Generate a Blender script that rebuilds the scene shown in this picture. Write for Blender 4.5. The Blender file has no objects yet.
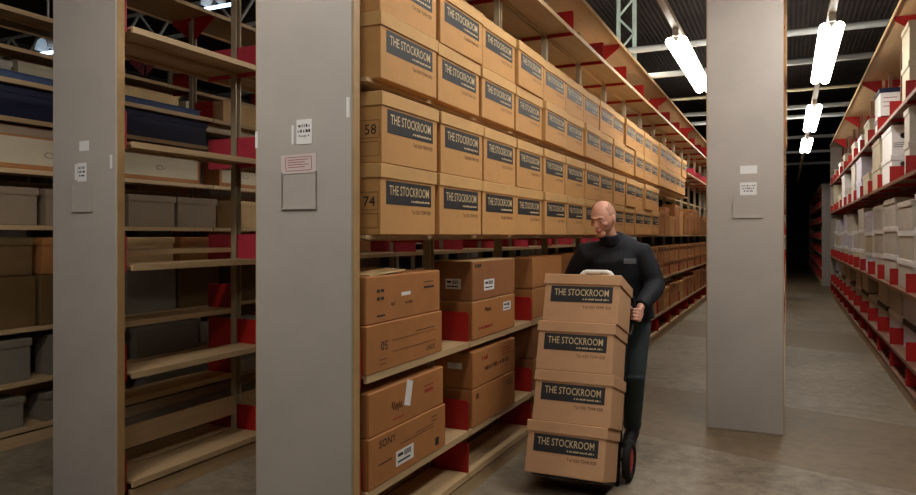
import bpy, bmesh, math, random
from mathutils import Vector, Matrix, Euler
from mathutils.bvhtree import BVHTree

random.seed(7)
PI = math.pi
scene = bpy.context.scene
COL = scene.collection
CAM_H = 1.5

# ------------------------------------------------------------------ materials
MATS = {}

def srgb(r, g, b):
    f = lambda c: (c / 255 / 12.92) if c / 255 <= 0.04045 else ((c / 255 + 0.055) / 1.055) ** 2.4
    return (f(r), f(g), f(b), 1.0)

def mat(name, rgb, rough=0.6, var=0.12, scale=6.0, metallic=0.0, bump=0.0, bscale=60.0,
        stretch=(1, 1, 1), spec=0.4, rgb2=None, dirt=None):
    """Procedural painted / card / metal surface: base colour broken up by two noises."""
    m = bpy.data.materials.new(name)
    m.use_nodes = True
    nt = m.node_tree
    N, L = nt.nodes, nt.links
    bs = N['Principled BSDF']
    tc = N.new('ShaderNodeTexCoord')
    mp = N.new('ShaderNodeMapping')
    mp.inputs['Scale'].default_value = stretch
    L.new(tc.outputs['Object'], mp.inputs['Vector'])
    no = N.new('ShaderNodeTexNoise')
    no.inputs['Scale'].default_value = scale
    no.inputs['Detail'].default_value = 6
    no.inputs['Roughness'].default_value = 0.65
    L.new(mp.outputs['Vector'], no.inputs['Vector'])
    c = srgb(*rgb)
    mix = N.new('ShaderNodeMix')
    mix.data_type = 'RGBA'
    lo = tuple(x * (1 - var) for x in c[:3]) + (1,)
    hi = tuple(min(1, x * (1 + var)) for x in c[:3]) + (1,)
    if rgb2:
        lo = srgb(*rgb2)
    mix.inputs[6].default_value = lo
    mix.inputs[7].default_value = hi
    rp = N.new('ShaderNodeMapRange')
    rp.inputs[1].default_value = 0.35
    rp.inputs[2].default_value = 0.65
    L.new(no.outputs['Fac'], rp.inputs[0])
    L.new(rp.outputs[0], mix.inputs[0])
    out = mix.outputs[2]
    if dirt:
        n2 = N.new('ShaderNodeTexNoise')
        n2.inputs['Scale'].default_value = dirt[1]
        n2.inputs['Detail'].default_value = 8
        n2.inputs['Roughness'].default_value = 0.75
        L.new(mp.outputs['Vector'], n2.inputs['Vector'])
        r2 = N.new('ShaderNodeMapRange')
        r2.inputs[1].default_value = dirt[2]
        r2.inputs[2].default_value = dirt[2] + 0.1
        r2.inputs[4].default_value = dirt[3]
        L.new(n2.outputs['Fac'], r2.inputs[0])
        m2 = N.new('ShaderNodeMix')
        m2.data_type = 'RGBA'
        L.new(r2.outputs[0], m2.inputs[0])
        L.new(out, m2.inputs[6])
        m2.inputs[7].default_value = srgb(*dirt[0])
        out = m2.outputs[2]
    L.new(out, bs.inputs['Base Color'])
    bs.inputs['Roughness'].default_value = rough
    bs.inputs['Metallic'].default_value = metallic
    bs.inputs['Specular IOR Level'].default_value = spec
    if bump:
        nb = N.new('ShaderNodeTexNoise')
        nb.inputs['Scale'].default_value = bscale
        nb.inputs['Detail'].default_value = 4
        L.new(mp.outputs['Vector'], nb.inputs['Vector'])
        bp = N.new('ShaderNodeBump')
        bp.inputs['Strength'].default_value = bump
        bp.inputs['Distance'].default_value = 0.004
        L.new(nb.outputs['Fac'], bp.inputs['Height'])
        L.new(bp.outputs['Normal'], bs.inputs['Normal'])
    MATS[name] = m
    return m

def emit(name, rgb, strength):
    m = bpy.data.materials.new(name)
    m.use_nodes = True
    nt = m.node_tree
    nt.nodes.remove(nt.nodes['Principled BSDF'])
    e = nt.nodes.new('ShaderNodeEmission')
    e.inputs[0].default_value = srgb(*rgb)
    e.inputs[1].default_value = strength
    nt.links.new(e.outputs[0], nt.nodes['Material Output'].inputs[0])
    MATS[name] = m
    return m

mat('panel', (174, 166, 158), 0.5, 0.05, 3.0, dirt=((120, 108, 94), 2.2, 0.66, 0.45), bump=0.05)
mat('panel_edge', (176, 142, 96), 0.5, 0.10, 8.0)
mat('shelf', (192, 164, 124), 0.42, 0.08, 5.0, stretch=(4, 0.5, 4), dirt=((140, 112, 78), 5, 0.66, 0.5))
mat('shelf_pale', (214, 190, 150), 0.42, 0.07, 5.0, stretch=(4, 0.5, 4))
mat('shelf_brown', (128, 88, 66), 0.5, 0.10, 5.0)
mat('upright', (166, 150, 124), 0.45, 0.08, 7.0)
mat('red', (168, 27, 24), 0.45, 0.10, 6.0)
mat('pink', (200, 62, 80), 0.45, 0.10, 6.0)
mat('card', (198, 148, 90), 0.72, 0.06, 4.0, bump=0.08, dirt=((170, 118, 66), 6, 0.68, 0.5))
mat('card_lid', (206, 162, 104), 0.72, 0.06, 4.0, bump=0.08)
mat('card_brown', (168, 112, 62), 0.7, 0.08, 5.0, bump=0.08, dirt=((120, 76, 40), 7, 0.66, 0.5))
mat('card_dark', (146, 96, 56), 0.7, 0.09, 5.0, bump=0.08)
mat('card_flap', (208, 176, 126), 0.7, 0.08, 5.0)
mat('card_olive', (104, 80, 46), 0.75, 0.1, 5.0)
mat('card_front_lit', (202, 158, 118), 0.72, 0.06, 4.0, bump=0.08)  # same card, with the cooler front light put into its colour
mat('box_grey', (190, 184, 172), 0.7, 0.07, 3.5, bump=0.06)
mat('box_cream', (192, 180, 154), 0.7, 0.07, 3.5, bump=0.06)
mat('box_white', (226, 224, 222), 0.65, 0.05, 3.5)
mat('box_lilac', (196, 192, 204), 0.65, 0.05, 3.5)
mat('box_dull', (146, 128, 108), 0.75, 0.08, 4)
mat('box_drab', (126, 118, 104), 0.75, 0.08, 4)
mat('navy', (12, 20, 54), 0.6, 0.12, 6.0)
mat('navy_pale', (58, 78, 116), 0.55, 0.1, 6.0)
mat('label_dark', (40, 41, 45), 0.55, 0.06, 8.0)
mat('letter', (214, 192, 150), 0.6, 0.03, 8.0)
mat('ink', (92, 56, 34), 0.7, 0.05, 8.0)
mat('ink_black', (40, 34, 32), 0.7, 0.05, 8.0)
mat('ink_red', (150, 52, 40), 0.7, 0.05, 8.0)
mat('paper', (226, 224, 222), 0.7, 0.03, 12.0)
mat('paper_form', (204, 190, 186), 0.7, 0.03, 12.0)
mat('pipe', (236, 242, 242), 0.35, 0.06, 5.0)
mat('pipe_tan', (196, 184, 150), 0.4, 0.06, 5.0)
mat('mint', (214, 234, 224), 0.45, 0.06, 5.0)
mat('rail', (176, 164, 146), 0.45, 0.06, 5.0)
mat('steel_white', (220, 220, 214), 0.5, 0.06, 5.0)
mat('housing', (226, 222, 212), 0.4, 0.04, 5.0)
mat('black', (22, 21, 22), 0.5, 0.2, 8.0)
mat('rubber', (20, 19, 20), 0.8, 0.2, 20.0)
mat('white_tube', (232, 232, 228), 0.35, 0.03, 8.0)
mat('skin', (214, 158, 134), 0.5, 0.06, 14.0, bump=0.03, bscale=200)
mat('lip', (176, 96, 88), 0.45, 0.06, 14.0)
mat('stubble', (184, 136, 114), 0.75, 0.14, 60.0)
mat('beard', (178, 130, 108), 0.75, 0.10, 60.0)
mat('eye', (232, 226, 220), 0.25, 0.02, 8.0)
mat('iris', (44, 34, 28), 0.2, 0.1, 8.0)
mat('brow', (92, 66, 50), 0.8, 0.1, 50.0)
mat('jacket', (22, 24, 32), 0.75, 0.25, 9.0, bump=0.25, bscale=26)
mat('jacket_patch', (104, 106, 110), 0.7, 0.1, 30.0)
mat('trousers', (62, 74, 78), 0.8, 0.12, 9.0, bump=0.2, bscale=26)
mat('shoe', (26, 24, 24), 0.5, 0.2, 9.0)
mat('wall', (74, 70, 66), 0.8, 0.12, 0.6)
emit('lamp_glow', (255, 249, 238), 19.0)
emit('lamp_glow_low', (255, 249, 238), 9.0)
emit('lamp_glow_high', (255, 248, 240), 36.0)
emit('lamp_glow_cool', (190, 220, 255), 4.0)

# corrugated dark deck
def deck_material():
    m = mat('deck', (64, 56, 50), 0.7, 0.25, 0.8)
    nt = m.node_tree
    N, L = nt.nodes, nt.links
    w = N.new('ShaderNodeTexWave')
    w.inputs['Scale'].default_value = 3.2
    w.bands_direction = 'X'
    tc = [n for n in N if n.type == 'TEX_COORD'][0]
    L.new(tc.outputs['Object'], w.inputs['Vector'])
    b = N.new('ShaderNodeBump')
    b.inputs['Strength'].default_value = 0.6
    b.inputs['Distance'].default_value = 0.02
    L.new(w.outputs['Fac'], b.inputs['Height'])
    L.new(b.outputs['Normal'], N['Principled BSDF'].inputs['Normal'])
deck_material()

# worn concrete in slabs: a darker trowelled strip between two joints that cross at an angle
def floor_material():
    m = bpy.data.materials.new('concrete')
    m.use_nodes = True
    nt = m.node_tree
    N, L = nt.nodes, nt.links
    bs = N['Principled BSDF']
    tc = N.new('ShaderNodeTexCoord')
    sep = N.new('ShaderNodeSeparateXYZ')
    L.new(tc.outputs['Object'], sep.inputs[0])
    def math_(op, a, b=None):
        n = N.new('ShaderNodeMath')
        n.operation = op
        for i, v in enumerate((a, b)):
            if v is None:
                continue
            if isinstance(v, (int, float)):
                n.inputs[i].default_value = v
            else:
                L.new(v, n.inputs[i])
        return n.outputs[0]
    s = math_('ADD', sep.outputs[1], math_('MULTIPLY', sep.outputs[0], 0.33))
    def noise(scale, detail=6, rough=0.6):
        n = N.new('ShaderNodeTexNoise')
        n.inputs['Scale'].default_value = scale
        n.inputs['Detail'].default_value = detail
        n.inputs['Roughness'].default_value = rough
        L.new(tc.outputs['Object'], n.inputs['Vector'])
        return n.outputs['Fac']
    def ramp(fac, stops):
        r = N.new('ShaderNodeValToRGB')
        e = r.color_ramp.elements
        while len(e) < len(stops):
            e.new(0.5)
        for el, (p, c) in zip(e, stops):
            el.position = p
            el.color = srgb(*c)
        L.new(fac, r.inputs[0])
        return r.outputs[0]
    big = noise(0.9, 8, 0.62)
    fine = noise(9.0, 8, 0.75)
    mixf = math_('ADD', math_('MULTIPLY', big, 0.45), math_('MULTIPLY', fine, 0.55))
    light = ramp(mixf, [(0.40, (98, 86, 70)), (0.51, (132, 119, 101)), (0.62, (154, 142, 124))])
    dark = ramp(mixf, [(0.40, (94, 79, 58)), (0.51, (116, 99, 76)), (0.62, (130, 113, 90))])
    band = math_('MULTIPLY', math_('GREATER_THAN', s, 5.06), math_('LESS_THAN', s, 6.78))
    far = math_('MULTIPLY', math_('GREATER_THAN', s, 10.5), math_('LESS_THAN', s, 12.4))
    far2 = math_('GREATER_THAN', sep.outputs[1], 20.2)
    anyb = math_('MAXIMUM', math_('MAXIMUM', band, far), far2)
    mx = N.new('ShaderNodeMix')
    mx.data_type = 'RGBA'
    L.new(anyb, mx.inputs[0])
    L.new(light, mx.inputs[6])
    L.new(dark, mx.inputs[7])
    # joints
    def joint(v, at, w=0.007):
        return math_('LESS_THAN', math_('ABSOLUTE', math_('SUBTRACT', v, at)), w)
    j = math_('MAXIMUM', joint(s, 5.06), joint(s, 6.78))
    j = math_('MAXIMUM', j, math_('MAXIMUM', joint(s, 10.5), joint(sep.outputs[1], 20.2, 0.03)))
    m2 = N.new('ShaderNodeMix')
    m2.data_type = 'RGBA'
    L.new(math_('MULTIPLY', j, 0.6), m2.inputs[0])
    L.new(mx.outputs[2], m2.inputs[6])
    m2.inputs[7].default_value = srgb(92, 82, 70)
    # spots
    sp = N.new('ShaderNodeTexVoronoi')
    sp.inputs['Scale'].default_value = 2.1
    L.new(tc.outputs['Object'], sp.inputs['Vector'])
    spot = math_('LESS_THAN', sp.outputs['Distance'], 0.035)
    m3 = N.new('ShaderNodeMix')
    m3.data_type = 'RGBA'
    L.new(math_('MULTIPLY', spot, 0.35), m3.inputs[0])
    L.new(m2.outputs[2], m3.inputs[6])
    m3.inputs[7].default_value = srgb(84, 74, 64)
    L.new(m3.outputs[2], bs.inputs['Base Color'])
    rr = N.new('ShaderNodeMapRange')
    L.new(mixf, rr.inputs[0])
    rr.inputs[1].default_value = 0.3
    rr.inputs[2].default_value = 0.7
    rr.inputs[3].default_value = 0.42
    rr.inputs[4].default_value = 0.62
    L.new(rr.outputs[0], bs.inputs['Roughness'])
    bs.inputs['Specular IOR Level'].default_value = 0.35
    b = N.new('ShaderNodeBump')
    b.inputs['Strength'].default_value = 0.12
    b.inputs['Distance'].default_value = 0.004
    L.new(fine, b.inputs['Height'])
    L.new(b.outputs['Normal'], bs.inputs['Normal'])
    MATS['concrete'] = m
floor_material()

# ------------------------------------------------------------------ mesh helpers
class MB:
    def __init__(self):
        self.bm = bmesh.new()

    def box(self, x0, x1, y0, y1, z0, z1, taper=0.0):
        v = []
        for z, t in ((z0, taper), (z1, 0)):
            for x, y in ((x0 + t, y0 + t), (x1 - t, y0 + t), (x1 - t, y1 - t), (x0 + t, y1 - t)):
                v.append(self.bm.verts.new((x, y, z)))
        for f in ((3, 2, 1, 0), (4, 5, 6, 7), (0, 1, 5, 4), (1, 2, 6, 5), (2, 3, 7, 6), (3, 0, 4, 7)):
            self.bm.faces.new([v[i] for i in f])
        return v

    def prism(self, pts, a, b, axis='Y'):
        """closed polygon extruded from a to b along an axis; pts are the two other coordinates."""
        def P(p, t):
            if axis == 'Y':
                return (p[0], t, p[1])
            if axis == 'X':
                return (t, p[0], p[1])
            return (p[0], p[1], t)
        A = [self.bm.verts.new(P(p, a)) for p in pts]
        B = [self.bm.verts.new(P(p, b)) for p in pts]
        n = len(pts)
        self.bm.faces.new(A)
        self.bm.faces.new(B[::-1])
        for i in range(n):
            j = (i + 1) % n
            self.bm.faces.new((A[i], B[i], B[j], A[j]))
        return A + B

    def loft(self, rings, cap=True):
        R = [[self.bm.verts.new(p) for p in r] for r in rings]
        n = len(R[0])
        for a, b in zip(R, R[1:]):
            for i in range(n):
                j = (i + 1) % n
                self.bm.faces.new((a[i], a[j], b[j], b[i]))
        if cap:
            self.bm.faces.new(R[0][::-1])
            self.bm.faces.new(R[-1])
        return R

    def tube(self, pts, r, n=10, squash=1.0, xdir=None, closed_ends=True):
        """tube along a polyline; r a number or a list; squash scales the second radius."""
        pts = [Vector(p) for p in pts]
        k = len(pts)
        rs = r if isinstance(r, (list, tuple)) else [r] * k
        rings = []
        prev = None
        for i, p in enumerate(pts):
            t = (pts[min(i + 1, k - 1)] - pts[max(i - 1, 0)]).normalized()
            if xdir is not None:
                u = Vector(xdir)
            elif prev is None:
                u = Vector((1, 0, 0)) if abs(t.x) < 0.8 else Vector((0, 1, 0))
            else:
                u = prev
            u = (u - t * u.dot(t)).normalized()
            prev = u
            w = t.cross(u)
            rr = rs[i]
            ra, rb = (rr if isinstance(rr, (list, tuple)) else (rr, rr * squash))
            rings.append([p + u * (ra * math.cos(2 * PI * q / n)) + w * (rb * math.sin(2 * PI * q / n)) for q in range(n)])
        self.loft(rings, closed_ends)

    def ellipsoid(self, c, r, rot=None, seg=16, fn=None):
        ret = bmesh.ops.create_uvsphere(self.bm, u_segments=seg, v_segments=max(8, seg * 3 // 4), radius=1)
        M = rot if rot is not None else Matrix.Identity(3)
        for v in ret['verts']:
            p = v.co.copy()
            if fn:
                p = fn(p)
            p = Vector((p.x * r[0], p.y * r[1], p.z * r[2]))
            v.co = Vector(c) + M @ p
        return ret['verts']

    def mesh(self, name, material, bevel=0.0, smooth=False, segs=1):
        bm = self.bm
        bmesh.ops.recalc_face_normals(bm, faces=bm.faces)
        if bevel:
            es = [e for e in bm.edges if e.is_manifold and e.calc_face_angle(0) > 0.6]
            bmesh.ops.bevel(bm, geom=es, offset=bevel, segments=segs, profile=0.5, affect='EDGES', clamp_overlap=True)
        me = bpy.data.meshes.new(name)
        bm.to_mesh(me)
        bm.free()
        if material is not None:
            me.materials.append(MATS[material])
        if smooth:
            me.polygons.foreach_set('use_smooth', [True] * len(me.polygons))
        return me

    def build(self, name, material, parent=None, bevel=0.0, smooth=False, segs=1):
        return link(name, self.mesh(name, material, bevel, smooth, segs), parent)

def link(name, me, parent=None, loc=(0, 0, 0), rot=None):
    o = bpy.data.objects.new(name, me)
    COL.objects.link(o)
    o.parent = parent
    o.location = loc
    if rot is not None:
        o.rotation_euler = rot
    return o

def tag(o, label, cat, group=None, kind=None):
    o['label'] = label
    o['category'] = cat
    if group:
        o['group'] = group
    if kind:
        o['kind'] = kind
    return o

def thing(name, label, cat, loc, rot=(0, 0, 0), group=None):
    o = bpy.data.objects.new(name, None)
    o.empty_display_size = 0.1
    COL.objects.link(o)
    o.location = loc
    o.rotation_euler = rot
    return tag(o, label, cat, group)

def struct(o):
    o['kind'] = 'structure'
    return o

def copy_tree(o, parent=None):
    c = o.copy()
    COL.objects.link(c)
    if parent is not None:
        c.parent = parent
    for ch in list(o.children):
        copy_tree(ch, c)
    return c

def text_mesh(name, s, height, width=None, material='ink_black', bold=0.0, align='LEFT', depth=0.0):
    cu = bpy.data.curves.new('lettering', 'FONT')
    cu.body = s
    cu.size = 1.0
    cu.offset = bold
    cu.align_x = 'LEFT'
    cu.resolution_u = 2
    ob = bpy.data.objects.new('lettering_tmp', cu)
    COL.objects.link(ob)
    dg = bpy.context.evaluated_depsgraph_get()
    me = bpy.data.meshes.new_from_object(ob.evaluated_get(dg))
    bpy.data.objects.remove(ob)
    bpy.data.curves.remove(cu)
    xs = [v.co.x for v in me.vertices]
    ys = [v.co.y for v in me.vertices]
    x0, x1, y0, y1 = min(xs), max(xs), min(ys), max(ys)
    sy = height / max(1e-6, (y1 - y0))
    sx = (width / (x1 - x0)) if width else sy
    ox = {'LEFT': 0, 'CENTER': -(x1 - x0) * sx / 2, 'RIGHT': -(x1 - x0) * sx}[align]
    for v in me.vertices:
        v.co = ((v.co.x - x0) * sx + ox, (v.co.y - y0) * sy, 0)
    me.name = name
    me.materials.clear()
    me.materials.append(MATS[material])
    return me

ORD = ['first', 'second', 'third', 'fourth', 'fifth', 'sixth', 'seventh', 'eighth', 'ninth', 'tenth', 'eleventh',
       'twelfth', 'thirteenth', 'fourteenth', 'fifteenth', 'sixteenth', 'seventeenth', 'eighteenth', 'nineteenth', 'twentieth',
       'twenty-first', 'twenty-second', 'twenty-third', 'twenty-fourth', 'twenty-fifth', 'twenty-sixth']

# ------------------------------------------------------------------ the building
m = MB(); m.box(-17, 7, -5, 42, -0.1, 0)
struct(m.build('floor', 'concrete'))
m = MB(); m.box(-17, 7, -5, 42, 6.2, 6.4)
struct(m.build('ceiling', 'deck'))
m = MB(); m.box(-17, 7, 42, 42.2, 0, 6.4)
struct(m.build('wall_back', 'wall'))
m = MB(); m.box(-17.2, -17, -5, 42.2, 0, 6.4)
struct(m.build('wall_left', 'wall'))
m = MB(); m.box(7, 7.2, -5, 42.2, 0, 6.4)
struct(m.build('wall_right', 'wall'))
m = MB(); m.box(-17.2, 7.2, -5.2, -5, 0, 6.4)
struct(m.build('wall_front', 'wall'))

# ------------------------------------------------------------------ shelving racks
W = 0.525
CANOPY = 3.57

def shelf_mesh(y0, y1, material='shelf', side=1, lip=0.034):
    d = W / 2 - 0.012
    prof = [(0, 0), (0, -lip), (-0.014, -lip), (-0.014, -0.014), (-d + 0.01, -0.014), (-d + 0.01, -0.030), (-d, -0.030), (-d, 0)]
    if side < 0:
        prof = [(-W - x, z) for x, z in prof][::-1]
    m = MB()
    m.prism(prof, y0, y1)
    # pressed stiffening ribs under the tray
    return m.mesh('shelf', material)

def rack(label, xr, y0, bays, pitch, front, rear, plates, canopy_z=CANOPY, panel_h=None, far_panel=True,
         plate_mat='red', front_detail=99, gusset_phase=1, rear_bays=0, rear_plates=(), shelf_mat='shelf', near_panel=True, gusset_off=0.72, thin_lips=(), canopy_mat='shelf', upright_mat='upright'):
    """front/rear: list of (z, first_bay, last_bay); plates: list of (z, first_boundary, last_boundary, material)"""
    r = thing('shelving_rack', label, 'shelving rack', (xr, y0, 0))
    yend = bays * pitch
    ph = panel_h or canopy_z + 0.06
    cache = {}
    def put_shelf(z, k0, k1, side, key):
        lip = 0.018 if z in thin_lips else 0.034
        kk = (k1 - k0, side, lip)
        if kk not in cache:
            cache[kk] = shelf_mesh(0.006, (k1 - k0) * pitch - 0.006, shelf_mat, side, lip)
        return link('shelf', cache[kk], r, (0, k0 * pitch, z))
    for z, a, b in front:
        for k in range(a, min(b, front_detail)):
            put_shelf(z, k, k + 1, 1, z)
        if b > front_detail:
            put_shelf(z, max(a, front_detail), b, 1, z)
    for z, a, b in rear:
        for k in range(a, min(b, rear_bays)):
            put_shelf(z, k, k + 1, -1, z)
        if b > max(a, rear_bays):
            put_shelf(z, max(a, rear_bays), b, -1, z)
    # base plinth: kick boards front and rear
    for nm, xa, xb in (('plinth', -0.03, -0.012), ('plinth', -W + 0.012, -W + 0.03)):
        m = MB(); m.box(xa, xb, 0.0, yend, 0, 0.082); m.build(nm, 'shelf', r)
    # centre uprights
    m = MB(); c = -W / 2
    m.prism([(c - 0.022, -0.028), (c + 0.022, -0.028), (c + 0.022, -0.016), (c - 0.010, -0.016), (c - 0.010, 0.016), (c + 0.022, 0.016), (c + 0.022, 0.028), (c - 0.022, 0.028)], 0, canopy_z - 0.02, 'Z')
    ume = m.mesh('upright', upright_mat)
    for k in range(1, bays + 1):
        link('upright', ume, r, (0, k * pitch - (0.03 if k == bays else 0), 0))
    # low back rail above the base shelf
    m = MB(); m.box(c - 0.008, c + 0.008, 0, yend, 0.235, 0.365)
    m.build('back_rail', 'shelf', r)
    # end plates of the shelves
    pm = {}
    for z, a, b, mt, x0, x1 in plates:
        key = (mt, x0, x1)
        if key not in pm:
            m = MB(); t = 0.003
            m.prism([(x0, -0.045), (x0, 0.155), (x0 - 0.012, 0.17), (x1, 0.17), (x1, -0.045)], -t, t)
            pm[key] = m.mesh('end_plate', mt)
        for k in range(a, b + 1):
            yy = k * pitch - (0.035 if k == 0 else 0) - (0.05 if k == bays else 0)
            link('end_plate', pm[key], r, (0, yy, z))
    # canopy boards and their gussets
    if canopy_z:
        m = MB(); m.prism([(0.02, 0.0), (0.02, 0.035), (-W - 0.02, 0.035), (-W - 0.02, 0.0), (-W - 0.008, 0.0), (-W - 0.008, 0.02), (0.008, 0.02), (0.008, 0.0)], 0.004, pitch * 3 - 0.004)
        cme = m.mesh('canopy', canopy_mat)
        m = MB(); m.prism([(0.0, -0.02), (-W / 2 + 0.02, -0.20), (-W / 2 + 0.02, 0.02), (0.0, 0.02)], -0.003, 0.003)
        g1 = m.mesh('canopy_bracket', 'red')
        m = MB(); m.prism([(-W, -0.02), (-W / 2 - 0.02, -0.20), (-W / 2 - 0.02, 0.02), (-W, 0.02)], -0.003, 0.003)
        g2 = m.mesh('canopy_bracket', 'red')
        k = 0
        while k * 3 < bays:
            n = min(3, bays - k * 3)
            if n < 3:
                m = MB(); m.prism([(0.02, 0.0), (0.02, 0.035), (-W - 0.02, 0.035), (-W - 0.02, 0.0), (-W - 0.008, 0.0), (-W - 0.008, 0.02), (0.008, 0.02), (0.008, 0.0)], 0.004, pitch * n - 0.004)
                cm = m.mesh('canopy', canopy_mat)
            else:
                cm = cme
            link('canopy', cm, r, (0, k * 3 * pitch, canopy_z))
            k += 1
        for k in range(gusset_phase, bays + 1, 3):
            for g in (g1, g2):
                link('canopy_bracket', g, r, (0, k * pitch + gusset_off - (0.05 if k == bays else 0), canopy_z - 0.002))
    # end panels: grey skin with tan folded edges
    def panel(ya, yb, name='end_panel'):
        m = MB(); m.box(-W + 0.004, -0.004, ya, yb, 0.0, ph)
        p = m.build(name, 'panel', r, bevel=0.004)
        for xa, xb in ((-0.004, 0.001), (-W - 0.001, -W + 0.004)):
            m = MB(); m.box(xa, xb, ya + 0.006, yb, 0.0, ph)
            m.build('panel_edge', 'panel_edge', p)
        return p
    if near_panel:
        panel(-0.10, -0.048)
    if far_panel:
        panel(yend, yend + 0.05)
    return r

FULL = (-0.004, -W + 0.004)
FRONT = (-0.004, -W / 2 + 0.03)
REAR = (-W / 2 - 0.03, -W + 0.004)
def pl(z, a, b, mt='red', span=FULL):
    return (z, a, b, mt) + span

# B: the packed rack beside the walkway
BX, BY, BP, BN = -1.658, 2.60, 1.1, 16
B = rack('tan double-sided shelving rack packed with branded archive boxes, behind the wide grey end panel', BX, BY, BN, BP,
         front=[(0.13, 0, BN), (0.375, 0, BN), (0.885, 0, BN), (1.5, 0, BN), (2.19, 0, 10), (2.66, 10, BN), (3.26, 0, BN)],
         rear=[(z, 0, BN) for z in (0.13, 0.375, 0.885, 1.5, 2.19, 2.66, 3.26)],
         plates=[pl(0.13, 0, BN), pl(0.375, 0, BN), pl(0.885, 0, BN), pl(2.66, 11, BN, 'pink'), pl(3.26, 0, BN)]
                + [pl(z, 0, 3, 'red', REAR) for z in (1.5, 2.19)], front_detail=14, thin_lips=(1.5, 2.19))
# A: the near-empty rack on the left
AX, AY, AN = -3.289, 2.77, 12
A = rack('near-empty tan shelving rack with pink and red end plates, left of the packed rack', AX, AY, AN, BP,
         front=[(0.13, 0, AN), (0.735, 0, AN), (1.335, 0, AN), (2.02, 0, AN), (2.66, 0, AN)],
         rear=[(0.13, 0, AN), (0.52, 0, 1), (0.98, 0, 1), (1.41, 0, 1), (0.735, 1, AN), (1.335, 1, AN), (2.02, 1, AN), (2.66, 0, AN)],
         plates=[pl(z, 0, AN, mt) for z, mt in ((0.13, 'red'), (0.735, 'red'), (1.335, 'pink'), (2.02, 'pink'), (2.66, 'pink'))] + [pl(z, 1, 1, 'red', REAR) for z in (0.52, 0.98)],
         front_detail=8, rear_bays=1)
# Z: the loaded rack beyond it
ZX, ZY, ZN = -4.92, 1.76, 12
Z = rack('dim shelving rack loaded with mixed boxes and navy boxes, farther left behind the near-empty rack', ZX, ZY, ZN, BP,
         front=[(0.13, 0, ZN), (0.46, 0, ZN), (0.84, 0, ZN), (1.57, 0, ZN), (1.97, 0, ZN), (2.33, 0, ZN), (2.60, 0, ZN), (3.1, 0, ZN)],
         rear=[(0.13, 0, ZN), (0.83, 0, ZN), (1.39, 0, ZN), (2.33, 0, ZN), (2.9, 0, ZN)],
         plates=[pl(2.60, 3, 3, 'red', FRONT)] + [pl(z, 0, 6, 'red', REAR) for z in (0.13, 1.39, 2.9)] + [pl(0.46, 2, 6, 'red', REAR)],
         front_detail=5, gusset_phase=0, gusset_off=0.0)
# Y: one more beyond, only its upper part shows
YX, YY = -6.55, 1.9
Y_ = rack('farthest left shelving rack, its canopy showing above the loaded rack', YX, YY, ZN, BP,
          front=[(0.13, 0, ZN), (0.83, 0, ZN), (1.4, 0, ZN), (2.0, 0, ZN), (2.82, 0, ZN)],
          rear=[(0.13, 0, ZN), (2.0, 0, ZN)],
          plates=[pl(2.82, 9, 11, 'pink', FRONT)], front_detail=0, gusset_phase=0)
# C: seen end-on behind the grey panel in the middle of the floor
W = 0.55
CX, CY, CN = -0.020, 5.90, 12
C_ = rack('shelving rack seen end-on, hidden behind the free-standing grey panel on the right', CX, CY, CN, BP,
          front=[(z, 0, CN) for z in (0.13, 0.46, 0.98, 1.5, 2.05, 2.73)], rear=[(z, 0, CN) for z in (0.13, 0.46, 0.98, 1.5, 2.05, 2.73)],
          plates=[pl(z, 0, CN) for z in (0.46, 0.98, 1.5, 2.05, 2.73)], front_detail=0)
W = 0.525
# D: right-hand rack of grey boxes (its near side is the rear, -X)
DXL = 0.97
DX, DY, DN = DXL + W, 5.3, 13
D = rack('right-hand shelving rack full of grey lidded boxes, with red end plates along its edge', DX, DY, DN, BP,
         front=[(z, 0, DN) for z in (0.13, 0.36, 0.98, 2.05, 2.73)], rear=[(z, 0, DN) for z in (0.13, 0.36, 0.98, 2.05, 2.73)],
         plates=[pl(z, 0, DN, 'red') for z in (0.13, 0.36, 0.98, 2.05, 2.73)], canopy_z=3.655, front_detail=0, rear_bays=DN, gusset_phase=2, near_panel=False, gusset_off=0.7, shelf_mat='shelf_brown', upright_mat='shelf_brown')
# far rack past the cross aisle
FX, FY = 0.93 + W, 23.4
Fr = rack('distant dark shelving rack with red shelves beyond the far cross aisle', FX, FY, 12, BP,
          front=[(0.13, 0, 12)], rear=[(z, 0, 12) for z in (0.13, 0.5, 0.95, 1.4, 1.9, 2.4)],
          plates=[(z, 0, 12, 'red', -W * 0.5, -W + 0.0) for z in (0.13, 0.5, 0.95, 1.4, 1.9, 2.4)], front_detail=0, canopy_z=2.95)

def marks(r, x, z, w, h, fy, mt='ink', seed=1, name='printed_text'):
    rng = random.Random(seed)
    m = MB(); xx = x - w / 2
    while xx < x + w / 2 - h * 0.3:
        ww = min(h * rng.choice((0.28, 0.45, 0.6)), x + w / 2 - xx)
        m.box(xx, xx + ww, fy - 0.0010, fy + 0.0004, z + h * rng.choice((0, 0, 0.15)), z + h * rng.choice((0.75, 1.0)))
        xx += ww + h * rng.choice((0.16, 0.16, 0.55))
    return m.build(name, mt, r)
def scrawl(r, x, z, w, h, fy, mt='ink', name='handwriting'):
    m = MB()
    m.tube([(x - w / 2 + w * t / 16, fy - 0.0008, z + h * (0.5 + 0.5 * math.sin(t * 1.9)) * (1 - 0.02 * t)) for t in range(17)], 0.0022, 5)
    return m.build(name, mt, r)

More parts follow.
